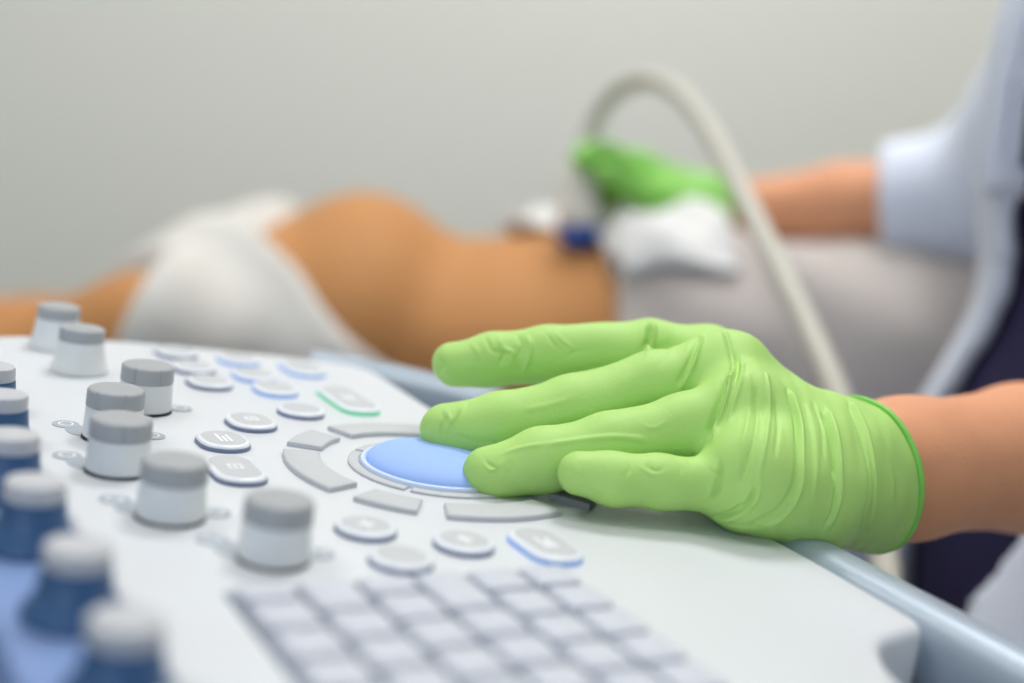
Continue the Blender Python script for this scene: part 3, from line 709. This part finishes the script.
Pg.chain(pb, [shF, np.array([XU(-60), PY+.20, ZB+.06])], [.05, .042], .02); Pg.chain(pb, [np.array([XU(-60), PY+.20, ZB+.06]), np.array([XU(-230), PY+.05, ZB+.10])], [.038, .03], .02)
hx_ = XU(-130)
Pg.cone(pb, (XU(130), PY, ZB+.065), (hx_+.06, PY, ZB+.085), .052, .05, .02); Pg.ell(pb, (hx_-.03, PY, ZB+.15), (.11, .076, .095), .02)
Pg.ell(pb, (hx_-.03, PY, ZB+.248), (.02, .014, .014), .012); Pg.ell(pb, (hx_+.03, PY, ZB+.222), (.03, .04, .03), .02)
thN = [np.array([XU(660), PY-.085, ZB+.095]), np.array([XU(985), PY-.10, ZB+.105]), np.array([XU(1330), PY-.10, ZB+.06])]
thF = [np.array([XU(660), PY+.085, ZB+.095]), np.array([XU(985), PY+.10, ZB+.105]), np.array([XU(1330), PY+.10, ZB+.06])]
for t in (thN, thF): Pg.chain(pb, t, [.090, .062, .042], .04)
Xp, Yp, Zp = Pg.full()
pb = np.maximum(pb, ZB+.001-Zp)                         # flattened where the body lies on the mattress
PAT = empty('person', (XU(450), PY, ZB), 'patient lying on the examination bed with bare abdomen and lifted white shirt', 'person')
pat_me = relax(Pg.mesh('body', pb, M_SKINP), 3); obj('body', pat_me, PAT)
# shirt, pulled up over the ribs; hem runs down towards the near side
sh_ = Pg.new(); sh_ = np.minimum(sh_, torso)
Pg.ell(sh_, (XU(140), PY, ZB+.055), (.10, .18, .064), pk)
Pg.chain(sh_, [shN, armN[1]], [.062, .060], .03); Pg.chain(sh_, [shF, np.array([XU(60), PY+.19, ZB+.06])], [.058, .052], .03)
sh_ = smin(sh_, sh_, 0)-.012
fold = .0035*np.sin(Xp*38+Zp*52+Yp*12+1.2*np.sin(Yp*22+Zp*9))+.002*np.sin(Xp*75-Zp*40+Yp*18)
sh_ = sh_+fold
hem = Xp - (XU(252) + (top_rib-Zp)*1.02) + .006*np.sin(Yp*60)
sh_ = np.maximum(sh_, hem); sh_ = np.maximum(sh_, (XU(70)+.108*np.clip((1.06-Yp)/.05, 0, 1)+(Zp-(ZB+.14))*.4)-Xp); sh_ = np.maximum(sh_, ZB+.002-Zp)
obj('shirt', relax(Pg.mesh('shirt', sh_, M_SHIRT), 3), PAT)
# trousers
tr = Pg.new(); Pg.ell(tr, (XU(650), PY, top_belly-.098), (.13, .165, .098), pk)
for t in (thN, thF): Pg.chain(tr, t, [.094, .070, .050], .04)
tr = tr-.010+.004*np.sin(Xp*55+Yp*40)*np.cos(Zp*50)
tr = np.maximum(tr, (XU(606)-(top_belly-Zp)*.05)-Xp); tr = np.maximum(tr, ZB+.002-Zp)
tr_me = relax(Pg.mesh('trousers', tr, M_PANTS), 3); obj('trousers', tr_me, PAT)
Hp = Grid((hx_-.16, PY-.12, ZB+.02), (hx_+.06, PY+.12, ZB+.28), .005); g = Hp.new(); Hp.ell(g, (hx_-.04, PY, ZB+.145), (.118, .085, .098), 0)
Xq, Yq, Zq = Hp.full(); g = np.maximum(g, -np.maximum(hx_-.09-Xq, ZB+.175-Zq)); obj('hair', relax(Hp.mesh('hair', g, M_HAIR), 3), PAT)

# bed
BED = empty('examination_bed', (-.05, PY, 0), 'padded examination bed under the lying patient', 'bed')
box('mattress', (-.98, PY-.20, ZB-.09), (.98, PY+.33, ZB), M_BED, BED, None, .025)
box('bed_frame', (-.95, PY-.17, ZB-.14), (.95, PY+.30, ZB-.0905), M_METAL, BED, None, .008)
for sx in (-.85, .85):
    for sy in (-.13, .25): box('leg', (sx-.025, PY+sy-.025, 0), (sx+.025, PY+sy+.025, ZB-.141), M_METAL, BED)
# pillow
Pw = Grid((hx_-.22, PY-.22, ZB-.01), (hx_+.12, PY+.22, ZB+.10), .006); g = Pw.new(); Pw.ell(g, (hx_-.05, PY, ZB+.035), (.15, .20, .05), 0)
Pwz = Pw.full()[2]; g = np.maximum(g, ZB+.001-Pwz); obj_p = obj('pillow', relax(Pw.mesh('pillow', g, M_TOWEL), 2)); tag(obj_p, 'white pillow under the head of the patient', 'pillow')
# towel over the hips
def merged_bvh(*mes):
    vs_, fs = [], []
    for me in mes:
        b = len(vs_); vs_ += [tuple(v.co) for v in me.vertices]; fs += [tuple(i+b for i in p.vertices) for p in me.polygons]
    return BVHTree.FromPolygons(vs_, fs)
bv = merged_bvh(pat_me, tr_me)
nx_, ny_ = 60, 64; xs = np.linspace(XU(505), XU(708), nx_); ys = np.linspace(PY-.158, PY+.24, ny_); vs_ = []; fs = []
for i, x in enumerate(xs):
    for j, y in enumerate(ys):
        near = XU(598) + .02*math.sin(y*30)
        xx = x if y > PY+.05 else max(x, near) if False else x
        h = bv.ray_cast(Vector((xx, y, 2)), Vector((0, 0, -1))); z = max(h[0].z if h[0] else ZB+.01, ZB+.01)
        far_b = .024*math.exp(-((y-(PY+.11))/.05)**2)*math.exp(-((x-XU(540))/.05)**2)
        far_b *= min(1, max(0, (x-xs[0])/.03))*min(1, max(0, (y-PY-.02)/.03)); mid_b = .006*math.exp(-((y-(PY-.01))/.08)**2)*math.exp(-((x-XU(640))/.05)**2)
        vs_.append((xx, y, z+.007+far_b+mid_b+.003*math.sin(x*80+y*60)+.003*math.sin(x*50-y*110)))
keep = lambda i, j: (ys[j] > PY+.02) or (xs[i] > XU(603)+.008*math.sin(ys[j]*40))
for i in range(nx_-1):
    for j in range(ny_-1):
        if keep(i, j): fs.append((i*ny_+j, (i+1)*ny_+j, (i+1)*ny_+j+1, i*ny_+j+1))
tw = obj('towel', mesh('towel', vs_, fs, M_TOWEL)); md = tw.modifiers.new('thickness', 'SOLIDIFY'); md.thickness = .006; md.offset = 1
tag(tw, 'white towel folded across the hips of the patient, beside the probe', 'towel')

# ultrasound probe with its cable
tip = cpt(580, 244, 1.085); up_ = cpt(580, 158, 1.085)
PR = empty('ultrasound_probe', tip, 'cream handheld ultrasound probe with blue tip pressed on the abdomen', 'ultrasound probe')
dv = up_-tip; dv /= np.linalg.norm(dv)
tube('probe_handle', [tip+dv*t for t in (.014, .022, .035, .055, .070)], [.019, .021, .018, .014, .011], M_PROBE, PR, 28)
tube('probe_tip', [tip+dv*t for t in (-.004, 0, .008, .0145)], [.012, .017, .0195, .0190], M_PBLUE, PR, 28)
cab = spline(px([(580, 172, 1.085), (588, 142, 1.085), (600, 112, 1.08), (622, 88, 1.06), (651, 80, 1.03), (683, 97, .99), (714, 138, .94), (745, 200, .88), (776, 262, .82), (805, 322, .775), (833, 385, .735), (858, 455, .70), (880, 535, .66), (886, 610, .63), (865, 700, .60), (800, 800, .565), (700, 860, .53), (600, 880, .50)]), 10)
tube('probe_cable', cab, .0075, M_CABLE, PR, 16)
